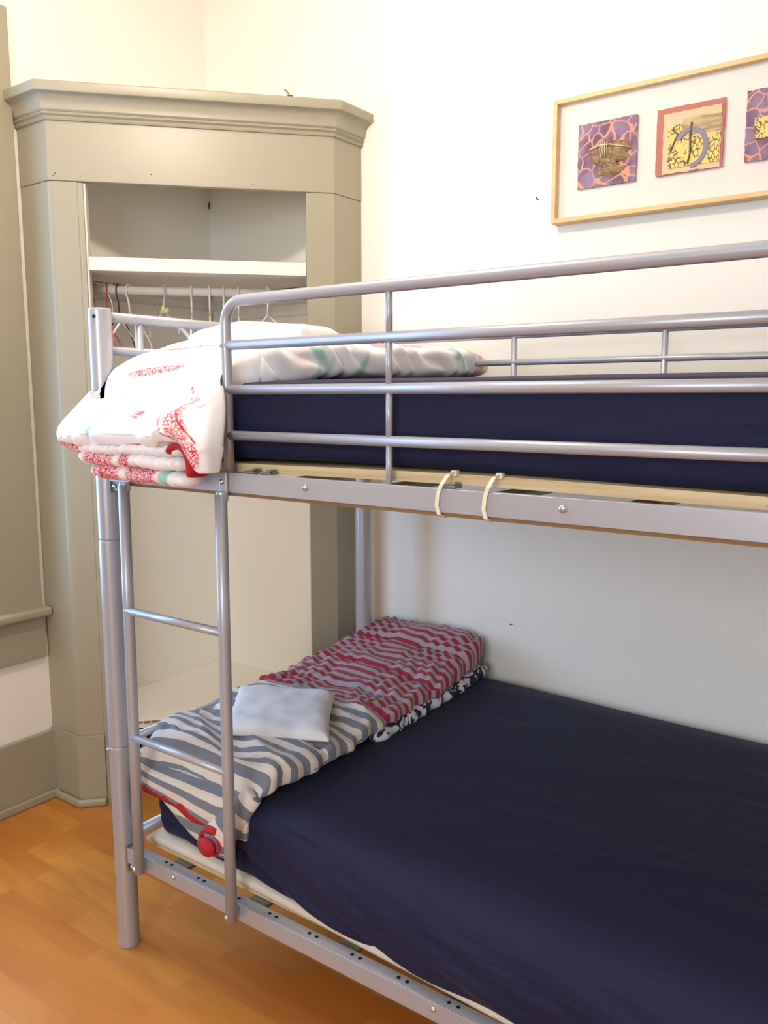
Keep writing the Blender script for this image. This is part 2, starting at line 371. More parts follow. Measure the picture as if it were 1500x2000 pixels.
# dried leaf on the closet top
lf = thing('dried_leaf', 'curled yellow-brown dried leaf lying on top of the closet crown', 'leaf')
p = onD(.745, .035); base = Vector((p[0], p[1], 2.349))
lf.location = base
def leafblade(c, d, L, wd, name, mat):
    d = Vector(d).normalized(); sd = Vector((-D.x*.2, -D.y*.2, .9)).cross(d).normalized(); V = []; Fc = []
    for i in range(9):
        k = i/8; ww = wd*math.sin(math.pi*min(1, k*.95+.04)); pc = c+d*L*k+Vector((0, 0, .004*math.sin(k*3)))
        V += [pc-sd*ww, pc+Vector((0, 0, -.002)), pc+sd*ww]
    for i in range(8): Fc += [(3*i, 3*i+1, 3*i+4, 3*i+3), (3*i+1, 3*i+2, 3*i+5, 3*i+4)]
    o = link(name, V, Fc, mat, smooth=True); s = o.modifiers.new('s', 'SOLIDIFY'); s.thickness = .001; return o
under(lf, leafblade(base+Vector((.006, .007, .001)), (-.5, -.55, .75), .032, .008, 'blade', 'dry_leaf'),
      leafblade(base+Vector((-.004, -.004, .002)), (.55, .6, .12), .022, .005, 'stalk', 'leaf_dark'))

# ------------------------------------------------------------------ clothes hangers on the rod
def hanger(name, label, s, ang, mat, r, half, drop=.11, kind='wire', tagm=None):
    c = Vector(rodp(s)); t = thing(name, label, 'hanger', c, 'clothes hangers on the closet rod')
    d = Vector((math.cos(ang), math.sin(ang), 0))
    pts = []
    for i in range(11):
        a = R(-70+i*25); pts.append(c+d*(.019*math.sin(a)*-1)*-1*(-1)+Vector((0, 0, .0165*math.cos(a)+.0)))
    pts = [c+d*(-.0185*math.cos(R(a)))+Vector((0, 0, .0185*math.sin(R(a))+.0)) for a in range(-30, 181, 21)]
    e = pts[-1]; neck = c+Vector((0, 0, -.075))
    pts += [e+Vector((0, 0, -.012)), c+d*.004+Vector((0, 0, -.040)), neck]
    hook = MB().tube(pts, r, 8).out('hook', mat, smooth=True)
    sh = [neck, neck+d*half*.45+Vector((0, 0, -.035)), neck+d*half*.85+Vector((0, 0, -.080)), neck+d*half+Vector((0, 0, -.105)), neck+d*half*.97+Vector((0, 0, -.120)), neck+d*half*.85+Vector((0, 0, -.125))]
    sh2_ = [Vector((2*c.x-q.x, 2*c.y-q.y, q.z)) for q in sh]
    loop = sh+[neck+Vector((0, 0, -.126))]+sh2_[::-1]
    rb = r*(1.0 if kind == 'wire' else 1.6)
    body = MB().tube(loop, rb, 8)
    if kind == 'clear':
        body.tube([neck+d*.03+Vector((0, 0, .006)), neck-d*.03+Vector((0, 0, .006))], .010, 8)
        for q in (.55, -.55): body.tube([neck+d*half*q+Vector((0, 0, -.046)), neck+d*half*q+Vector((0, 0, -.075))], .004, 8)
    body = body.out('shoulders', mat, smooth=True)
    parts = [hook, body]
    if tagm: parts.append(MB().ball(c+Vector((0, 0, -.058))+NO*.006, .006, .006, .009).out('size_marker', tagm, smooth=True))
    under(t, *parts); return t
def sx(x): p0 = onD(0, -RB); return (x-p0[0])/D.x
perp = math.atan2(NO.y, NO.x)
hanger('clothes_hanger', 'thin white wire hanger at the left end of the rod, beside the red wire hangers', sx(.116), R(-88), 'hanger_white', .0018, .10)
hanger('clothes_hanger', 'red wire hanger, the lower and further left of the two on the rod', sx(.135), R(-84), 'hanger_red', .0019, .105)
hanger('clothes_hanger', 'red wire hanger nearest the white wire hanger, swung across toward the back wall', sx(.160), R(-30), 'hanger_red', .0019, .15)
hanger('clothes_hanger', 'thin white wire hanger just above the top of the bed post', sx(.172), R(-80), 'hanger_white', .0018, .11)
hanger('clothes_hanger', 'dark red plastic hanger pressed behind the red wire hangers', sx(.186), R(-62), 'hanger_dark', .0022, .11)
hanger('clothes_hanger', 'white plastic hanger between the bed post and the hanger with the yellow marker', sx(.209), R(-70), 'hanger_white', .0034, .13)
hanger('clothes_hanger', 'clear plastic hanger with a yellow size marker at its neck', sx(.283), R(-12), 'hanger_clear', .0042, .19, kind='clear', tagm='hanger_yellow')
for x, lb in ((.347, 'white hanger hanging edge-on, first to the right of the yellow marked one'), (.388, 'white hanger hanging edge-on, second to the right of the yellow marked one'),
              (.420, 'white hanger edge-on just left of the guard rail corner'), (.454, 'slim white hanger edge-on just right of the guard rail corner')):
    hanger('clothes_hanger', lb, sx(x), perp+R(random.uniform(-1.2, 1.2)), 'hanger_white', .0032, .19)
hanger('clothes_hanger', 'white hanger furthest right on the rod, turned with one shoulder showing', sx(.521), R(-20), 'hanger_white', .0032, .17)

# ------------------------------------------------------------------ framed artwork on the back wall
FX0, FX1, FZ0, FZ1, FD = 1.499, 2.276, 1.901, 2.244, .043
fr = thing('picture_frame', 'long light wood frame holding a row of small square collages', 'picture', (FX0, 0, FZ0))
fw = .013
fm = MB().box((FX0, -FD, FZ0), (FX0+fw, 0, FZ1)).box((FX1-fw, -FD, FZ0), (FX1, 0, FZ1)).box((FX0+fw, -FD, FZ1-fw), (FX1-fw, 0, FZ1)).box((FX0+fw, -FD, FZ0), (FX1-fw, 0, FZ0+fw)).out('frame', 'maple', bevel=.0012)
mb = MB().box((FX0+fw, -.022, FZ0+fw), (FX1-fw, -.004, FZ1-fw)).out('mat_board', 'mat_board')
under(fr, fm, mb)
def ragged(x0, x1, z0, z1, y0, y1, amp, name, mat, seed=0, n=22):
    pts = []
    for i in range(n): pts.append((lerp(x0, x1, i/n), z0))
    for i in range(n): pts.append((x1, lerp(z0, z1, i/n)))
    for i in range(n): pts.append((lerp(x1, x0, i/n), z1))
    for i in range(n): pts.append((x0, lerp(z1, z0, i/n)))
    q = [(x+amp*N(x*60, z*60, seed), z+amp*N(x*60, z*60, seed+9)) for x, z in pts]; k = len(q)
    return link(name, [(x, y0, z) for x, z in q]+[(x, y1, z) for x, z in q],
        [tuple(range(k)), tuple(range(k, 2*k))[::-1]]+[(i, (i+1) % k, k+(i+1) % k, k+i) for i in range(k)], mat)
def strip(pts, r, name, mat, y): return MB().tube([(x, y, z) for x, z in pts], r, 8).out(name, mat, smooth=True)
def blob(cx, cz, rx, rz, y0, depth, name, mat, seed, amp=.12):
    V = [(cx, y0-depth, cz)]; Fc = []; n = 40; m = 8
    for j in range(1, m+1):
        k = j/m
        for i in range(n):
            a = 2*math.pi*i/n; g = 1+amp*2*N(math.cos(a)*2.3, math.sin(a)*2.3, seed)+amp*.6*N(math.cos(a)*9, math.sin(a)*9, seed)
            x = cx+rx*k*g*math.cos(a); z = cz+rz*k*g*math.sin(a)
            V.append((x, y0-depth*math.sqrt(max(0, 1-k*k))+.002*N(x*90, z*90, seed), z))
    for i in range(n): Fc.append((0, 1+i, 1+(i+1) % n))
    for j in range(m-1):
        for i in range(n): Fc.append((1+j*n+i, 1+j*n+(i+1) % n, 1+(j+1)*n+(i+1) % n, 1+(j+1)*n+i))
    return link(name, V, Fc, mat, smooth=True)
PY = -.030
art1 = ragged(1.574, 1.744, 1.990, 2.165, PY, PY+.005, .002, 'artwork', 'batik_purple', 1)
art1['label'] = 'purple batik collage with orange loops and a brown pod tied with twine'
under(fr, art1)
ch = [blob(1.672, 2.085, .064, .022, PY, .010, 'pod', 'bark_brown', 4), blob(1.668, 2.060, .055, .016, PY, .009, 'pod', 'bark_brown', 7), blob(1.672, 2.030, .040, .016, PY, .007, 'pod', 'bark_brown', 11, .2)]
tw = MB().tube([(1.612, PY-.011, 2.090), (1.64, PY-.013, 2.097), (1.67, PY-.013, 2.096), (1.728, PY-.011, 2.080)], .0017, 6)
for i in range(4): tw.tube([(1.646+i*.006, PY-.012, 2.105), (1.644+i*.007, PY-.014, 2.085), (1.648+i*.006, PY-.012, 2.062+.006*(i % 2))], .0011, 6)
ch.append(tw.out('twine', 'twine', smooth=True))
for c in ch: c.parent = art1
art2 = ragged(1.799, 1.974, 1.992, 2.163, PY, PY+.005, .002, 'artwork', 'brick_red_paper', 2)
art2['label'] = 'brick red collage with peach paper, crinkled yellow patches and a grey arc'
under(fr, art2)
ch = [ragged(1.818, 1.968, 1.993, 2.148, PY-.002, PY, .003, 'torn_paper', 'peach_paper', 3),
      ragged(1.870, 1.966, 2.085, 2.128, PY-.0035, PY-.002, .004, 'grained_patch', 'tan_grain', 5),
      ragged(1.832, 1.868, 2.005, 2.115, PY-.004, PY-.002, .004, 'crinkled_patch', 'crinkled_yellow', 6),
      ragged(1.868, 1.965, 2.005, 2.080, PY-.004, PY-.002, .004, 'crinkled_patch', 'crinkled_yellow', 8)]
arc = []
for i in range(15):
    a = R(150-i*17); arc.append((1.893+.045*math.cos(a), 2.052+.052*math.sin(a)))
am = MB()
for i in range(14):
    (xa, za), (xb, zb) = arc[i], arc[i+1]; cx, cz = 1.893, 2.052
    ia = (cx+(xa-cx)*.72, cz+(za-cz)*.8); ib = (cx+(xb-cx)*.72, cz+(zb-cz)*.8)
    P4 = [(xa, za), (xb, zb), ib, ia]
    am.add([(x, PY-.0065, z) for x, z in P4]+[(x, PY-.003, z) for x, z in P4], [(0, 1, 2, 3), (7, 6, 5, 4), (0, 4, 5, 1), (2, 6, 7, 3), (0, 3, 7, 4), (1, 5, 6, 2)])
ch.append(am.out('arc', 'slate_ink')); ch.append(strip([(1.893, 2.115), (1.890, 2.08), (1.892, 2.04), (1.886, 2.012), (1.874, 2.02)], .0028, 'stem', 'sepia_ink', PY-.005))
ch.append(strip([(1.842, 2.105), (1.858, 2.09), (1.848, 2.07), (1.840, 2.05)], .0024, 'stem', 'sepia_ink', PY-.005))
for c in ch: c.parent = art2
art3 = ragged(2.028, 2.200, 1.993, 2.166, PY, PY+.005, .002, 'artwork', 'batik_purple', 3)
art3['label'] = 'purple collage with a crinkled yellow square, cut by the photo edge'
under(fr, art3)
c = ragged(2.050, 2.12, 2.045, 2.095, PY-.004, PY-.002, .004, 'crinkled_patch', 'crinkled_yellow', 12); c.parent = art3
for (x, z, lb, rr) in ((1.437, 1.986, 'small dark nail in the white wall left of the picture frame', .003), (1.378, .66, 'tiny nail in the grey-lit wall below the upper bunk', .0025)):
    n_ = MB().tube([(0, -.012, .002), (0, 0, 0)], [rr, rr*.6], 8).out('wall_nail', 'nail_dark', smooth=True); n_.location = (x, 0, z); tag(n_, lb, 'nail')

# ------------------------------------------------------------------ bunk bed
bed = thing('bunk_bed', 'silver metal bunk bed with guard rails and a ladder on its front', 'bunk bed', (.9, -1.175, 0))
X0, X1, YA, YB = .90, 2.93, -1.175, -.175
bp = []
def part(m, name, mat='silver_metal', **kw):
    o = m.out(name, mat, **kw); bp.append(o); return o
subs = []
def sub(parent, m, name, mat, **kw):
    o = m.out(name, mat, **kw); o.parent = parent; subs.append(o); return o
def cyl_profile(x, y, prof_, n=28):
    pr = []
    for (z0, r0), (z1, r1) in zip(prof_, prof_[1:]):
        pr.append((z0, r0))
        if z1-z0 > .02: pr += [(z0+.003, r0+(r1-r0)*.05 if abs(r1-r0) > 1e-6 else r0), (z1-.003, r1)]
    prof_ = pr+[prof_[-1]]
    V = []; Fc = []
    for z, r in prof_: V += [(x+r*math.cos(2*math.pi*k/n), y+r*math.sin(2*math.pi*k/n), z) for k in range(n)]
    m = len(prof_); Fc = [(i*n+k, i*n+(k+1) % n, (i+1)*n+(k+1) % n, (i+1)*n+k) for i in range(m-1) for k in range(n)]
    Fc += [tuple(range(n))[::-1], tuple(range((m-1)*n, m*n))]
    return MB().add(V, Fc)
def screw(p, n_, r=.007):
    n_ = Vector(n_).normalized(); p = Vector(p); m = MB(); m.tube([p, p+n_*.002, p+n_*.0045, p+n_*.006], [r, r, r*.75, r*.3], 14); return m
for i, (x, y) in enumerate(((X0, YA), (X0, YB), (X1, YA), (X1, YB))):
    rr = .0268
    po = part(cyl_profile(x, y, [(0, .0250), (.003, .0268), (.538, .0268), (.5382, .0258), (.541, .0258), (.5412, rr), (1.058, rr), (1.0582, .0250), (1.061, .0250), (1.0612, .0262), (1.600, .0262), (1.6035, .0245)]), 'post', smooth=True)
    if i == 0:
        sub(po, MB().tube([(x+.012, y-.0238, 1.583), (x+.0122, y-.0258, 1.583)], .0042, 12), 'bolt_hole', 'black_hole')
        sub(po, screw((x-.016, y-.0215, .530), (-.6, -.8, 0), .0045), 'screw', 'steel_bright', smooth=True)
        sub(po, MB().tube([(x-.018, y-.0188, .178), (x-.019, y-.0205, .178)], .0028, 10), 'bolt_hole', 'black_hole')
# end frames
for x in (X0, X1):
    sgn = 1 if x == X0 else -1
    for z, r in ((1.585, .0125), (1.507, .0105), (1.215, .0125), (.29, .014), (.545, .0105)):
        part(MB().tube([(x, YA+.02, z), (x, YB-.02, z)], r, 14), 'end_bar', smooth=True)
    for y in (-1.066, -.79, -.56, -.284):
        part(MB().tube([(x, y, 1.225), (x, y, 1.576)], .0095, 12), 'end_slat', smooth=True)
# upper side rails (angle section)
def rail(y0, sgn, z0, z1, fl, name):
    y1 = y0+sgn*.004; m = MB()
    m.box((X0+.03, min(y0, y1), z0), (X1-.03, max(y0, y1), z1)).box((X0+.03, min(y1, y0+sgn*fl), z1-.003), (X1-.03, max(y1, y0+sgn*fl), z1))
    return part(m, name, bevel=.0012)
ur = rail(YA-.016, 1, 1.203, 1.244, .012, 'side_rail'); rail(YB+.016, -1, 1.203, 1.244, .012, 'side_rail')
part(MB().box((X0+.03, YA-.010, 1.196), (X1-.03, YA+.03, 1.2025)), 'slat_ledge', 'raw_edge')
for x in (1.542, 2.072, 2.56): sub(ur, screw((x, YA-.016, 1.227), (0, -1, 0), .0072), 'screw', 'steel_bright', smooth=True)
lr = rail(YA-.016, 1, .240, .279, .030, 'side_rail'); rail(YB+.016, -1, .240, .279, .030, 'side_rail')
for x in (1.107, 1.842, 2.56): sub(lr, screw((x, YA-.016, .266), (0, -1, 0), .006), 'screw', 'steel_bright', smooth=True)
for i in range(15):
    for d in (0, .020): sub(lr, MB().tube([(1.06+i*.115+d, YA-.002+.003, .2788), (1.06+i*.115+d, YA-.002+.003, .2795)], .0042, 10), 'slot_hole', 'black_hole')
# inner lower supports
part(MB().box((X0+.03, YA+.040, .272), (X1-.03, YA+.066, .286)), 'support_slat', 'pine', bevel=.001)
part(MB().box((X0+.03, YA+.090, .268), (X1-.03, YA+.125, .280)), 'support_channel', 'zinc_plate', bevel=.001)
for x in [X0+.16+i*.26 for i in range(8)]:
    part(MB().box((x, YA+.02, .262), (x+.05, YB-.02, .271)), 'support_slat', 'zinc_plate')
    part(MB().box((x, YA+.035, 1.206), (x+.05, YB-.005, 1.218)), 'support_slat', 'zinc_plate')
# post brackets
for z in (1.222, .262):
    for x, s in ((X0, 1), (X1, -1)):
        b_ = part(MB().box((min(x+s*.024, x+s*.031), YA-.016, z-.045), (max(x+s*.024, x+s*.031), YA+.02, z+.022)).box((min(x+s*.031, x+s*.062), YA-.0105, z-.042), (max(x+s*.031, x+s*.062), YA-.006, z-.018)), 'bracket', 'zinc_plate', bevel=.001)
        sub(b_, screw((x+s*.042, YA-.0105, z-.030), (0, -1, 0), .0055), 'screw', 'steel_bright', smooth=True)
        sub(b_, screw((x+s*.050, YA-.006, z-.004), (0, -1, 0), .0045), 'screw', 'steel_bright', smooth=True)
# front guard rail: bent hoop with two lower bars and uprights
GX0, GX1, zt, cr = 1.322, 2.87, 1.5905, .045
loop = [(GX0, YA-.004, 1.235), (GX0, YA-.004, 1.30)]
for i in range(9):
    a = math.pi-math.pi/2*i/8; loop.append((GX0+cr+cr*math.cos(a), YA-.004, zt-cr+cr*math.sin(a)))
for i in range(9):
    a = math.pi/2-math.pi/2*i/8; loop.append((GX1-cr+cr*math.cos(a), YA-.004, zt-cr+cr*math.sin(a)))
loop += [(GX1, YA-.004, 1.235)]
gr = part(MB().tube(loop, .0112, 16), 'guard_rail', smooth=True)
for z, r in ((1.503, .0098), (1.4135, .0098), (1.3205, .0098)):
    sub(gr, MB().tube([(GX0-.002, YA-.004, z), (GX1+.002, YA-.004, z)], r, 16), 'guard_bar', 'silver_metal', smooth=True)
    sub(gr, MB().ball((GX0-.004, YA-.016, z), .004, .003, .005, 10, 6), 'weld', 'steel_bright', smooth=True)
for x in (1.732, 2.46):
    for a, b in ((1.585, 1.508), (1.498, 1.419), (1.409, 1.326), (1.316, 1.240)):
        sub(gr, MB().tube([(x, YA-.004, a), (x, YA-.004, b)], .0062, 12), 'guard_upright', 'silver_metal', smooth=True)
tabm = sub(gr, MB().box((GX0-.012, YA-.024, 1.192), (GX0+.010, YA-.0165, 1.246)), 'mounting_tab', 'silver_metal', bevel=.003)
sub(gr, screw((GX0-.001, YA-.024, 1.226), (0, -1, 0), .006), 'screw', 'steel_bright', smooth=True)
# rear guard rail
gb = part(MB().tube([(X0+.02, YB, 1.575), (X1-.02, YB, 1.575)], .0105, 14), 'guard_rail', smooth=True)
sub(gb, MB().tube([(X0+.02, YB, 1.497), (X1-.02, YB, 1.497)], .0090, 14), 'guard_bar', 'silver_metal', smooth=True)
for x in (1.02, 1.457, 1.893, 2.33, 2.76): sub(gb, MB().tube([(x, YB, 1.245), (x, YB, 1.573)], .0085, 12), 'guard_upright', 'silver_metal', smooth=True)
# ladder
lad = MB().v
LX = (1.001, 1.322)
def ly(z): return lerp(YA-.030, YA-.034, (1.2-z)/.95)
for x in LX:
    l_ = part(MB().tube([(x, ly(1.2), 1.20), (x, ly(.9), .9), (x, ly(.6), .6), (x, ly(.25), .248)], .0130, 16), 'ladder_rail', smooth=True)
    sub(l_, screw((x-.002, ly(.26)-.012, .262), (0, -1, 0), .006), 'screw', 'steel_bright', smooth=True)
    sub(l_, (MB() if x > 1.2 else MB().box((x-.012, YA-.024, 1.190), (x+.010, YA-.0165, 1.250))).tube([(x, YA-.026, 1.205), (x, YA-.028, 1.186)], .0135, 14), 'hook_plate', 'silver_metal', bevel=.002)
for z in (.906, .597): part(MB().tube([(LX[0]-.004, ly(z)-.004, z), (LX[1]+.004, ly(z)-.004, z)], .0095, 14), 'ladder_rung', smooth=True)
under(bed, *bp)

# plywood board on the upper rails and the cable ties
def wavy_board():
    V = []; Fc = []; n = 80
    for i in range(n+1):
        x = lerp(X0+.035, X1-.035, i/n); y0 = YA+.018
        b = 1.246+.0035*math.sin(x*4.2)-.001; tt = .0185
        V += [(x, y0, b), (x, YB-.02, b), (x, YB-.02, b+tt), (x, y0, b+tt)]
    for i in range(n):
        for k in range(4): Fc.append((i*4+k, i*4+(k+1) % 4, (i+1)*4+(k+1) % 4, (i+1)*4+k))
    Fc += [(0, 1, 2, 3), (n*4, n*4+3, n*4+2, n*4+1)]
    return link('plywood_board', V, Fc, 'pine')
tag(wavy_board(), 'bare pale wooden board on the upper bunk rails, under the upper mattress', 'board')
for x in (1.37, 1.415, 1.845): under(bed, MB().box((x, YA-.010, 1.2445), (x+.028, YA+.014, 1.250)).box((x+.018, YA-.010, 1.2505), (x+.028, YA+.010, 1.2545)).out('rail_clip', 'zinc_plate', bevel=.001))
for k, (x, dx, lb) in enumerate(((1.847, .012, 'white cable tie looped round the upper bunk rail, left one of the pair'), (1.938, .008, 'white cable tie looped round the upper bunk rail, right one of the pair'))):
    yo = YA-.0195
    pts = [(x+dx, YA+.014, 1.272), (x+dx*.8, YA-.004, 1.268), (x+dx*.3, yo+.001, 1.250), (x-.002, yo, 1.235), (x-.004, yo, 1.215), (x, yo+.001, 1.200), (x+.002, YA+.0, 1.193)]
    m = MB(); hw = .0036
    for (a, b) in zip(pts, pts[1:]):
        a = Vector(a); b = Vector(b); n_ = (b-a).cross(Vector((1, 0, 0))).normalized()*.0009; w_ = Vector((hw, 0, 0))
        m.add([a-w_-n_, a+w_-n_, a+w_+n_, a-w_+n_, b-w_-n_, b+w_-n_, b+w_+n_, b-w_+n_], [(0, 1, 2, 3), (7, 6, 5, 4), (0, 4, 5, 1), (1, 5, 6, 2), (2, 6, 7, 3), (3, 7, 4, 0)])
    tie = thing('cable_tie', lb, 'cable tie', (x, YA-.02, 1.2), 'cable ties on the upper rail')
    under(tie, m.out('strap', 'zip_plastic'), MB().box((x+dx-.006, YA+.008, 1.264), (x+dx+.006, YA+.019, 1.274)).out('lock_head', 'zip_plastic', bevel=.0015))

# ------------------------------------------------------------------ soft goods helpers
def pillow_box(x0, x1, y0, y1, z0, z1, nx, ny, nz, rad, fn):
    """closed grid box with rounded edges; fn(v, local) displaces"""
    bm = bmesh.new(); grid = {}
    def vert(i, j, k):
        key = (i, j, k)
        if key not in grid:
            p = Vector((lerp(x0, x1, i/nx), lerp(y0, y1, j/ny), lerp(z0, z1, k/nz)))
            c = Vector((min(max(p.x, x0+rad), x1-rad), min(max(p.y, y0+rad), y1-rad), min(max(p.z, z0+rad*.6), z1-rad)))
            d = p-c
            if d.length > 1e-7:
                rr = Vector((rad, rad, rad if p.z > (z0+z1)/2 else rad*.6))
                dn = d.normalized(); s = 1/math.sqrt(sum((dn[q]/rr[q])**2 for q in range(3))); p = c+dn*min(d.length*1.0, 1e9 if False else s) if d.length > s else p
            grid[key] = bm.verts.new(fn(p))
        return grid[key]
    def quad(a, b, c, d):
        try: bm.faces.new((vert(*a), vert(*b), vert(*c), vert(*d)))
        except ValueError: pass
    for i in range(nx):
        for j in range(ny):
            quad((i, j, nz), (i+1, j, nz), (i+1, j+1, nz), (i, j+1, nz)); quad((i, j, 0), (i, j+1, 0), (i+1, j+1, 0), (i+1, j, 0))
    for i in range(nx):
        for k in range(nz):
            quad((i, 0, k), (i+1, 0, k), (i+1, 0, k+1), (i, 0, k+1)); quad((i, ny, k), (i, ny, k+1), (i+1, ny, k+1), (i+1, ny, k))
    for j in range(ny):
        for k in range(nz):
            quad((0, j, k), (0, j, k+1), (0, j+1, k+1), (0, j+1, k)); quad((nx, j, k), (nx, j+1, k), (nx, j+1, k+1), (nx, j, k+1))
    return bm
def bm_obj(bm, name, mat):
    bmesh.ops.recalc_face_normals(bm, faces=bm.faces); me = bpy.data.meshes.new(name); bm.to_mesh(me); bm.free()
    me.materials.append(MAT[mat]); me.polygons.foreach_set('use_smooth', [True]*len(me.polygons))
    o = bpy.data.objects.new(name, me); col.objects.link(o); return o

# upper mattress with navy sheet
def up_fn(p):
    q = p.copy()
    top = max(0, min(1, (p.z-1.40)/.04)); cy = (p.y+.58)/.55
    q.z += top*(.022*(1-cy*cy)+.004*N(p.x*2, p.y*2, 1))
    if p.y < -1.08:
        k = (p.z-1.27)/.17
        q.y -= .012*math.sin(max(0, min(1, k))*math.pi)
        q.y += .006*N(p.x*1.3, p.z*16, 3)+.0025*N(p.x*3, p.z*40+p.x*2, 5)
        if p.z < 1.30: q.z += .005*math.sin(p.x*4.6+.5)
    return q
mu = thing('mattress', 'thin mattress in a fitted navy sheet on the upper bunk', 'mattress', (1.9, -.65, 1.265))
under(mu, bm_obj(pillow_box(.945, 2.88, -1.140, -.05, 1.2665, 1.428, 150, 46, 26, .03, up_fn), 'fitted_sheet', 'navy_sheet'))
# lower mattress
LZ0, LZ1 = .305, .492
def lo_fn(p):
    q = p.copy(); fr_ = max(0, min(1, (-.95-p.y)/.2))
    sag = .010*N(p.x*1.1, p.y*1.1, 4)
    if p.z > LZ1-.06: q.z += sag+.018*math.sin(max(0, min(1, (p.x-.96)/1.9))*math.pi)*0+(-.035*max(0, (p.y+.18)/.18)**1.5 if p.y > -.18 else 0)
    if p.y < -1.05:
        q.y += .014*max(0, min(1, (1.5-p.x)/.2))
        k = max(0, min(1, (p.z-LZ0)/(LZ1-LZ0)))
        b = .045*max(0, min(1, (p.x-1.15)/.8))
        q.y -= b*math.sin(k*math.pi*.9+.15)*.8+b*.35
        if p.z < LZ1-.02:
            q.z += -.016*max(0, min(1, (p.x-1.3)/.5))*(1-k)
            dl = (p.x-1.0)*1.0+(p.z-LZ0)*3.2
            q.y += .013*N(dl*3.2, p.z*5, 2)+.007*N(dl*8+p.z*10, p.z*8, 6)+.006*(1-abs(N(dl*4+9, p.z*3, 3))*5)*(1-k)
    q.y += 0; return q
ml = thing('mattress', 'wide mattress in a fitted navy sheet on the lower bunk', 'mattress', (1.9, -.6, .29))
shl = bm_obj(pillow_box(.965, 2.88, -1.150, -.012, LZ0, LZ1, 150, 60, 24, .045, lo_fn), 'fitted_sheet', 'navy_sheet')
def lo_base(p):
    q = p.copy()
    if p.y < -1.05: q.y -= .03*max(0, min(1, (p.x-1.3)/.7))
    return q
shb = bm_obj(pillow_box(.962, 2.87, -1.146, -.02, .2885, .312, 80, 30, 3, .008, lo_base), 'bare_underside', 'mattress_base')
shb['label'] = 'bare off-white mattress edge below the sheet'
under(ml, shl, shb)

# lofted cloth body: stations give (centre, half width, half thickness, tilt) along a path
def cloth(name, mat, stations, nu, nv, disp, expo=.55, attrs=None, caps=True, wexp=None):
    # stations: (s, cx, hw, y, z, ht, nrm angle) nrm angle 90deg = straight up, path runs toward -y
    V = []; S = []; RD = []; info = []
    s0, s1 = stations[0][0], stations[-1][0]
    tab = [(a[0], tuple(a[1:])) for a in stations]
    def smooth_tab(s):
        acc = None; ws = 0
        for d in (-.02, -.01, 0, .01, .02):
            q = interp(s+d, tab); wq = 1
            acc = q if acc is None else tuple(a+b for a, b in zip(acc, q)); ws += wq
        return tuple(a/ws for a in acc)
    for j in range(nv+1):
        s = lerp(s0, s1, j/nv); cx, hw, y, z, ht, ang = smooth_tab(s)
        nrm = Vector((0, math.cos(R(ang)), math.sin(R(ang))))
        for i in range(nu):
            a = 2*math.pi*i/nu; ca, sa = math.cos(a), math.sin(a)
            lx = math.copysign(abs(ca)**expo, ca); lz = math.copysign(abs(sa)**(wexp or expo), sa)
            edge = 1.0
            p = Vector((cx+hw*lx, y, z))+nrm*ht*lz
            V.append((p, s, lx, lz, nrm)); 
    verts = [disp(p, s, lx, lz, nrm) for p, s, lx, lz, nrm in V]
    Fc = [(j*nu+i, j*nu+(i+1) % nu, (j+1)*nu+(i+1) % nu, (j+1)*nu+i) for j in range(nv) for i in range(nu)]
    if caps: Fc += [tuple(range(nu))[::-1], tuple(range(nv*nu, (nv+1)*nu))]
    at = {k: [f(p, s, lx, lz, q) for (p, s, lx, lz, nrm), q in zip(V, verts)] for k, f in (attrs or {}).items()}
    return link(name, verts, Fc, mat, smooth=True, attrs=at)

# ------------------------------------------------------------------ upper comforter (folded across the bed head, front end hanging over the rail)
cf = thing('comforter', 'puffy white folded comforter with red and teal leaf print on the upper bunk', 'comforter', (1.13, -.6, 1.45))
# s grows toward the camera
ST = [(-.02, 1.12, .17, -.055, 1.495, .020, 90), (.0, 1.12, .20, -.075, 1.50, .038, 90), (.10, 1.125, .205, -.17, 1.498, .045, 90), (.45, 1.130, .21, -.5, 1.492, .046, 90), (.80, 1.130, .212, -.85, 1.488, .050, 90),
      (1.0, 1.130, .205, -1.03, 1.470, .055, 88), (1.08, 1.122, .195, -1.11, 1.455, .052, 80), (1.13, 1.112, .187, -1.152, 1.445, .048, 72), (1.165, 1.108, .212, -1.208, 1.422, .052, 52), (1.20, 1.112, .226, -1.236, 1.392, .058, 34),
      (1.26, 1.124, .238, -1.262, 1.345, .050, 12), (1.31, 1.130, .236, -1.270, 1.312, .042, 4), (1.335, 1.132, .228, -1.268, 1.296, .024, 0)]
def cf_disp(p, s, lx, lz, nrm):
    q = p.copy()
    sidew = abs(lx) > .55
    # gathers along the hanging end and piping ripple along the long sides
    g = .014*N(p.x*7, p.y*7, p.z*7)+.006*N(p.x*16+3, p.y*10, p.z*10)
    q += nrm*g*(1 if lz > -.2 else .3)
    if s > 1.12:
        f = min(1, (s-1.12)/.1)
        q += nrm*(.010*N((p.x+p.z*.9)*15, p.z*4, 2)*f*1.5)
        if p.x < 1.05: q.z += -.02*f*(1.05-p.x)/.15*.6
        if p.x > 1.25: q.z += .012*f
    if s < 1.05 and lx > .5:
        ph = p.y*58+math.sin(p.y*23)*2+p.z*90; am = .6+.5*N(p.y*5, 0, 3)
        q += nrm*(.007*am*math.sin(ph)*(lx-.5)*2)+Vector((.008*am*math.sin(ph+1), 0, 0))*(lx-.5)*2
    if s > 1.2 and q.x > 1.305: k = min(1, (q.x-1.305)/.04); q.z -= k*k*(3-2*k)*min(1, (s-1.2)/.12)*.062; q.y += .010*k
    if s > 1.285: q += nrm*.004*math.sin(p.x*150+2*math.sin(p.x*40))
    # keep clear of the corner post
    if q.y > -1.208 and q.y < -1.14 and q.x < .929: q.x = .929
    return q
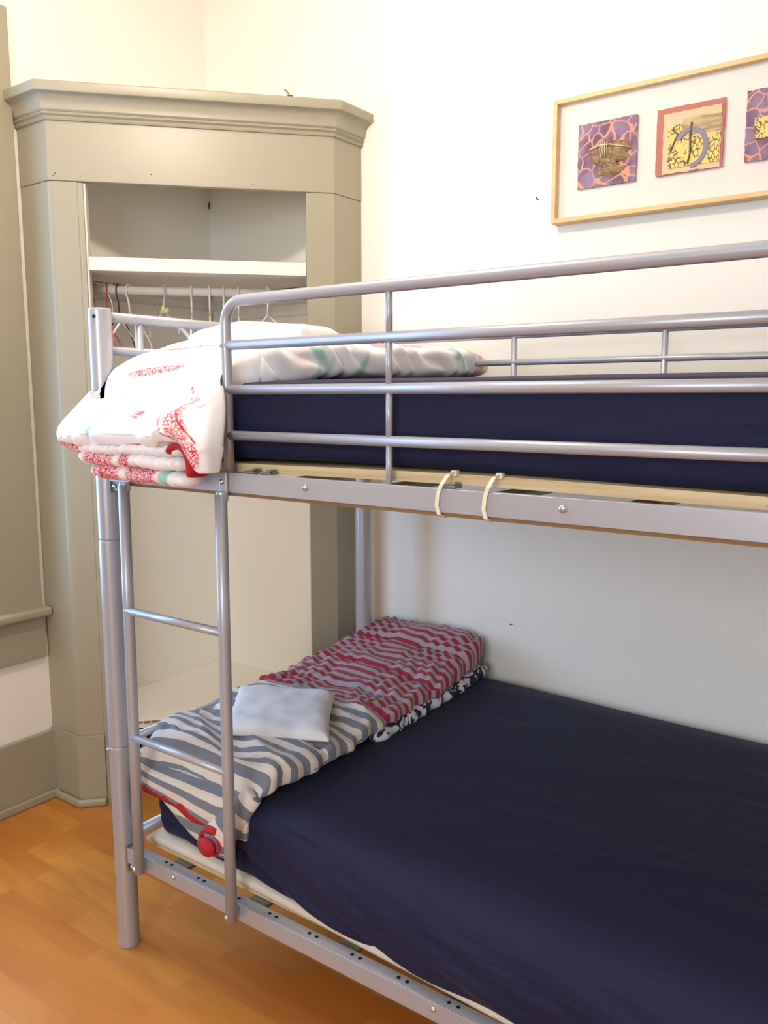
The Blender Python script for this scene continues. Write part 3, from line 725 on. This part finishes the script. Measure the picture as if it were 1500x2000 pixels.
def ell(q, cx, cz, ax, az, ang):
    dx, dz = q.x-cx, q.z-cz; c, s = math.cos(R(ang)), math.sin(R(ang))
    u, v = dx*c+dz*s, -dx*s+dz*c
    return max(0, min(1, (1-math.sqrt((u/ax)**2+(v/az)**2))*4))
def red_at(p, s, lx, lz, q):
    if s > 1.12:
        v = max(ell(q, 1.292, 1.355, .062, .022, -52), ell(q, 1.335, 1.285, .03, .02, -80), ell(q, 1.09, 1.457, .11, .011, 5), ell(q, .95, 1.29, .05, .012, -10))
    else:
        v = 0
        for c in ((1.10, -1.08, .11, .012, 10), (1.30, -.62, .03, .05, 0), (1.2, -.35, .06, .03, 30), (1.31, -.15, .03, .04, 0), (1.05, -.8, .06, .02, 40)):
            v = max(v, ell(Vector((q.x, 0, q.y)), *c))
    return v
def teal_at(p, s, lx, lz, q):
    if s > 1.12: v = max(ell(q, 1.005, 1.412, .020, .012, 30), ell(q, 1.035, 1.345, .050, .012, 60), ell(q, 1.125, 1.392, .035, .007, 35))
    else:
        v = 0
        for c in ((1.32, -.28, .04, .022, 60), (1.32, -.20, .03, .018, 80), (1.33, -.9, .05, .03, 70), (1.33, -.75, .04, .02, 80), (1.1, -.5, .05, .02, 20)): v = max(v, ell(Vector((q.x, 0, q.y)), *c))
    return v*max(0, min(1, .35+2.2*N(q.x*35, q.y*35, q.z*35)+.3))
def pink_at(p, s, lx, lz, q): return max(0, min(1, N(q.x*9, q.y*9, q.z*9)*2.2-.55))
def solid_at(p, s, lx, lz, q):
    if s < 1.14: return 0
    v = 0
    for pts in (((1.150, 1.372), (1.162, 1.360), (1.150, 1.345), (1.135, 1.338)), ((1.150, 1.338), (1.158, 1.322), (1.175, 1.308), (1.190, 1.290)), ((1.232, 1.418), (1.245, 1.400)), ((1.24, 1.395), (1.30, 1.36), (1.345, 1.31)), ((1.238, 1.385), (1.275, 1.33), (1.330, 1.30))):
        for a, b in zip(pts, pts[1:]):
            ax, az = a; bx, bz = b; L = (bx-ax)**2+(bz-az)**2; k = max(0, min(1, ((q.x-ax)*(bx-ax)+(q.z-az)*(bz-az))/L))
            d = math.hypot(q.x-ax-k*(bx-ax), q.z-az-k*(bz-az)); v = max(v, 1 if d < .0016 else 0)
    return v
CA = dict(redp=red_at, teal=teal_at, pink=pink_at, solid=solid_at)
body = cloth('cover', 'printed_comforter', ST, 260, 420, cf_disp, .42, CA)
def layer(name, mat, x0, x1, zc, yc, rz, ry, seed, redspans, teal=(), droop=0.0):
    # flattened ribbed roll along x at the hanging end
    V = []; n = 22; m = 170; A_ = dict(redp=[], teal=[], pink=[], solid=[])
    for j in range(m+1):
        k = j/m; x = lerp(x0, x1, k); e = min(1, math.sqrt(max(0, 1-(2*k-1)**8))+.05)
        rib = 1+.10*math.sin(x*260+2*math.sin(x*70+seed))+.06*N(x*30, seed, 0)
        zz = zc+droop*(k-.5)+.004*N(x*9, seed, 1); yy = yc+.006*N(x*8, seed, 5)
        for i in range(n):
            a = 2*math.pi*i/n; V.append(Vector((x, yy+ry*e*rib*math.copysign(abs(math.cos(a))**.8, math.cos(a)), zz+rz*e*rib*math.sin(a))))
            r_ = max([max(0, min(1, 6*(1-abs(x-c)/h))) for c, h in redspans] or [0]); A_['redp'].append(r_)
            A_['teal'].append(max([max(0, min(1, 3*(1-abs(x-c)/h))) for c, h in teal] or [0])); A_['pink'].append(.3*r_); A_['solid'].append(.35*r_ if math.sin(x*300+a*2) > .3 else 0)
    Fc = [(j*n+i, j*n+(i+1) % n, (j+1)*n+(i+1) % n, (j+1)*n+i) for j in range(m) for i in range(n)]+[tuple(range(n))[::-1], tuple(range(m*n, (m+1)*n))]
    return link(name, V, Fc, mat, smooth=True, attrs=A_)
l0 = layer('hem', 'printed_comforter', .905, 1.30, 1.2905, -1.262, .0135, .034, 1, [(.935, .04)], droop=.006)
l1 = layer('fold', 'printed_comforter', .935, 1.30, 1.266, -1.256, .0155, .036, 4, [(1.03, .055), (1.12, .02)], droop=-.004)
l2 = layer('fold', 'printed_comforter', .972, 1.305, 1.2355, -1.250, .0165, .036, 8, [(1.045, .055), (1.16, .05)], [(1.24, .02)], droop=-.006)
# red inner fold curl and the outer flap at the right of the hanging end
curl = MB()
cp = [(1.262, 1.286), (1.275, 1.300), (1.295, 1.305), (1.314, 1.298), (1.326, 1.280), (1.330, 1.258), (1.326, 1.240)]
V = []; Fc = []
for x, z in cp:
    for y in (-1.235, -1.275, -1.300): V.append((x, y, z))
for i in range(len(cp)-1):
    for k in range(2): Fc.append((i*3+k, i*3+k+1, (i+1)*3+k+1, (i+1)*3+k))
curl = link('inner_lining', V, Fc, 'red_cloth', smooth=True); sd = curl.modifiers.new('s', 'SOLIDIFY'); sd.thickness = .016; sd.offset = 0
sb_ = curl.modifiers.new('b', 'SUBSURF'); sb_.levels = sb_.render_levels = 2; curl['label'] = 'red lining curling out of the fold'
under(cf, body, l0, l1, l2, curl)
# white pillow / folded sheet on it
def soft_slab(name, mat, label, cat, corners, zb, ht, seed, tilt=None, crease=True):
    c4 = [Vector((x, y, 0)) for x, y in corners]; nx, ny = 46, 40; V = []; Fc = []
    def P(u, v, w):
        p = (c4[0]*(1-u)*(1-v)+c4[1]*u*(1-v)+c4[2]*u*v+c4[3]*(1-u)*v)
        eu, ev = 1-abs(2*u-1)**6, 1-abs(2*v-1)**6
        th = ht*(.34+.66*math.sqrt(max(0, eu*ev)))
        cc = sum(c4, Vector())/4
        pin = .05*math.sin(math.pi*u)*(2*abs(v-.5))**6+.05*math.sin(math.pi*v)*(2*abs(u-.5))**6
        p = p.lerp(cc, pin)
        base = zb+(tilt(p) if tilt else 0)
        z = base+(th if w else 0)+(.010*N(p.x*8, p.y*8, seed)+.004*N(p.x*22, p.y*22, seed) if w else (ht-th)*.25)
        return Vector((p.x, p.y, z))
    for w in (0, 1):
        for j in range(ny+1):
            for i in range(nx+1): V.append(P(i/nx, j/ny, w))
    o_ = (nx+1)*(ny+1)
    for j in range(ny):
        for i in range(nx):
            a = j*(nx+1)+i; Fc += [(a, a+nx+1, a+nx+2, a+1), (o_+a, o_+a+1, o_+a+nx+2, o_+a+nx+1)]
    for i in range(nx):
        a = i; Fc.append((a, a+1, o_+a+1, o_+a)); a = ny*(nx+1)+i; Fc.append((a+1, a, o_+a, o_+a+1))
    for j in range(ny):
        a = j*(nx+1); Fc.append((a+nx+1, a, o_+a, o_+a+nx+1)); a = j*(nx+1)+nx; Fc.append((a, a+nx+1, o_+a+nx+1, o_+a))
    o = link(name, V, Fc, mat, smooth=True); s = o.modifiers.new('s', 'SUBSURF'); s.levels = s.render_levels = 1
    return tag(o, label, cat)
soft_slab('pillow', 'bed_white', 'flat white pillow lying on the printed comforter of the upper bunk', 'pillow', [(.935, -.945), (1.265, -.885), (1.20, -.62), (.88, -.68)], 1.534, .048, 3)

# ------------------------------------------------------------------ lower duvet: striped, folded across the head of the lower bunk
dv = thing('duvet', 'ruched duvet in grey, cream and red stripes folded across the head of the lower bunk', 'duvet', (1.1, -.6, .5))
SD = [(-.03, 1.10, .18, -.03, .580, .030, 90), (0.0, 1.095, .215, -.055, .582, .050, 90), (.08, 1.105, .220, -.13, .578, .058, 90), (.25, 1.110, .235, -.30, .552, .044, 90), (.45, 1.105, .240, -.50, .535, .034, 90), (.62, 1.105, .240, -.67, .532, .030, 90),
      (.95, 1.125, .235, -1.00, .530, .032, 90), (1.04, 1.132, .222, -1.075, .534, .036, 84), (1.09, 1.130, .210, -1.120, .524, .034, 62), (1.13, 1.120, .205, -1.146, .500, .022, 28), (1.17, 1.118, .200, -1.153, .472, .016, 8), (1.20, 1.118, .198, -1.155, .450, .010, 0)]
def tri_w(x): return 2*abs(x-math.floor(x+.5))
def dv_disp(p, s, lx, lz, nrm):
    q = p.copy(); top = 1 if lz > -.2 else .2
    redz = s < .60
    if redz:
        fine = .010*N(p.x*26, p.y*11+p.x*4, 1)+.009*(tri_w(p.x*24+1.2*N(p.x*5, p.y*9, 2)+.6*math.sin(p.y*14))-.5)
        fine += .012*N(p.x*6, p.y*6, 9)
        for sr_ in (.17, .36, .50): fine -= .010*math.exp(-((s-sr_-.03*N(p.x*6, 0, 3))/.014)**2)
    else:
        fine = .014*N(p.x*7+p.y*5, p.y*9, 4)+.006*N(p.x*20, p.y*8, 3)+.008*(1-abs(N(p.x*5+p.y*8, p.y*3, 6))*4)
        for sr_, x0_ in ((.86, 1.2), (1.02, 1.25)): fine -= .009*math.exp(-((s-sr_-.25*(p.x-x0_)**2-.02*N(p.x*8, 0, 8))/.011)**2)*(1+.5*math.sin(p.x*120))
        fine += .008*math.exp(-((s-.80)/.05)**2)*N(p.x*14, p.y*30, 5)*2*(1 if p.x < 1.08 else .3)
    q += nrm*fine*top*(1 if s < 1.06 else .6)
    if s > 1.08:   # hem hangs lower to the right
        f = min(1, (s-1.08)/.10); q.z -= f*(.042*max(0, min(1, (p.x-.95)/.28))); q.y += .006*f*math.sin(p.x*30+1)*top
        if q.z > .35 and q.y < -1.172: q.y = -1.172
        if q.x < .935 and q.y < -1.135: q.x = .935
    q.x += .010*N(p.y*9, lx, 3)*abs(lx)+.004*math.sin(p.y*90)*abs(lx)
    return q
def s_at(p, s, lx, lz, q): return s+.012*N(p.x*2.5, p.y*2.5, 7)+.05*(p.x-1.1)*0
def redz_at(p, s, lx, lz, q): return 1.0 if s < .615+.02*N(p.x*9, 0, 2) else 0.0
dbody = cloth('cover', 'striped_duvet', SD, 240, 640, dv_disp, .45, dict(s=s_at, red=redz_at))
# lower striped layer and red lining peeping under the hem, right side dark layer
def hem_line(off_y, off_z, k0=0, k1=1, n=60):
    pts = []
    for i in range(n+1):
        k = lerp(k0, k1, i/n); x = lerp(.945, 1.275, k); z = .452-.042*max(0, min(1, (x-.95)/.28))+.006*N(x*14, 0, 1)
        pts.append(Vector((x, -1.150+off_y, z+off_z)))
    return pts
def ribbon(name, mat, top, bot, y, th, attrs=None):
    # hanging strip with thickness between two polylines, y its outer face
    V = []; Fc = []; n = len(top); rows = 6
    for i in range(n):
        for j in range(rows+1):
            p = top[i].lerp(bot[i], j/rows); V.append((p.x, y-.004*math.sin(j/rows*math.pi)+.002*N(p.x*30, p.z*30, 3), p.z))
    k = rows+1
    for i in range(n-1):
        for j in range(rows): Fc.append((i*k+j, (i+1)*k+j, (i+1)*k+j+1, i*k+j+1))
    at = None
    if attrs: at = dict(s=[.5+(V[q][2])*.9 for q in range(len(V))], red=[0.0]*len(V))
    o = link(name, V, Fc, mat, smooth=True, attrs=at); s = o.modifiers.new('s', 'SOLIDIFY'); s.thickness = th; s.offset = -1 if False else 0
    return o
tp = hem_line(0, .03); bt = [p+Vector((0, 0, -.042-.004*math.sin(p.x*40))) for p in tp]
lining = ribbon('lining', 'red_cloth', tp, bt, -1.158, .008); lining['label'] = 'red lining showing under the duvet hem'
tp2 = [p+Vector((0, 0, .01)) for p in hem_line(0, 0, .28, 1)]; bt2 = [p+Vector((0, 0, -.026-.050*min(1, max(0, math.sin(min(1, (i/60)*1.6)*math.pi/2))))) for i, p in enumerate(tp2)]
under_l = ribbon('under_layer', 'striped_duvet', tp2, bt2, -1.151, .010, attrs=True)
# rolled corner at the right end of the hem
V = []; Fc = []; n = 26; m = 60; at_ = dict(s=[], red=[])
for j in range(m+1):
    k = j/m; c = Vector((lerp(1.325, 1.252, k), lerp(-1.135, -1.186, k), lerp(.515, .405, k))); rr = lerp(.024, .041, k)
    ax = Vector((1, .12, .42)).normalized(); dirp = Vector((-.077, -.035, -.118)).normalized(); e1_ = dirp.cross(Vector((0, 1, 0))).normalized(); e2_ = dirp.cross(e1_)
    for i in range(n):
        a = 2*math.pi*i/n; V.append(c+e1_*rr*math.cos(a)+e2_*rr*.62*math.sin(a)); at_['s'].append(k*.135); at_['red'].append(0.0)
rollp = link('rolled_corner', V, [(j*n+i, j*n+(i+1) % n, (j+1)*n+(i+1) % n, (j+1)*n+i) for j in range(m) for i in range(n)]+[tuple(range(n))[::-1]], 'striped_duvet', smooth=True, attrs=at_)
rollp.modifiers.new('s', 'SOLIDIFY').thickness = .004
sp = []
for i in range(44):
    a = i*.36; rr = .038-.00082*i; sp.append((1.253+rr*math.cos(a+1.2), -1.196+.008*(i/44), .403+rr*.80*math.sin(a+1.2)))
V = []; Fc = []
for x, y, z in sp: V += [(x, y-.010, z), (x, y+.016, z+.012)]
for i in range(len(sp)-1): Fc.append((2*i, 2*i+1, 2*i+3, 2*i+2))
k0 = len(V); V.append((1.253, -1.219, .403))
for i in range(16): V.append((1.253+.026*math.cos(i*math.pi/8), -1.214, .403+.021*math.sin(i*math.pi/8)))
for i in range(16): Fc.append((k0, k0+1+i, k0+1+(i+1) % 16))
spo = link('rolled_lining', V, Fc, 'red_cloth', smooth=True); s = spo.modifiers.new('s', 'SOLIDIFY'); s.thickness = .009; s.offset = 0; spo['label'] = 'red lining rolled up in the duvet corner'
# dark patterned layer peeping out along the far right side
V = []; n = 14; m = 90
for j in range(m+1):
    k = j/m; y = lerp(-.06, -.72, k); x = lerp(1.318, 1.335, k)+.012*N(y*8, 0, 4); z = lerp(.520, .503, k); e = math.sqrt(max(0, 1-(2*k-1)**6))+.02
    for i in range(n):
        a = 2*math.pi*i/n; V.append((x+.030*e*math.cos(a)*(1+.15*math.sin(y*90)), y, z+.022*e*math.sin(a)))
dk = link('under_layer', V, [(j*n+i, j*n+(i+1) % n, (j+1)*n+(i+1) % n, (j+1)*n+i) for j in range(m) for i in range(n)]+[tuple(range(n))[::-1], tuple(range(m*n, (m+1)*n))], 'zebra_lining', smooth=True)
dk['label'] = 'navy and white patterned underside of the duvet'
under(dv, dbody, lining, under_l, rollp, spo, dk)
soft_slab('folded_pillowcase', 'towel_white', 'white folded pillow lying on the striped duvet of the lower bunk', 'pillow', [(1.105, -1.03), (1.355, -.905), (1.175, -.665), (.90, -.765)], .558, .040, 5)

# ------------------------------------------------------------------ ceiling lamp (outside the frame)
lamp = thing('ceiling_lamp', 'round glass ceiling lamp above the front of the bunk bed', 'lamp', (1.25, -1.38, H))
under(lamp, MB().tube([(1.25, -1.38, H), (1.25, -1.38, H-.03)], [.07, .06], 24).out('canopy', 'brass', smooth=True), MB().tube([(1.25, -1.38, H-.03), (1.25, -1.38, 2.67)], .008, 12).out('stem', 'brass', smooth=True),
      MB().ball((1.25, -1.38, 2.61), .065, .065, .065, 24, 16).out('globe', 'lamp_glass', smooth=True))
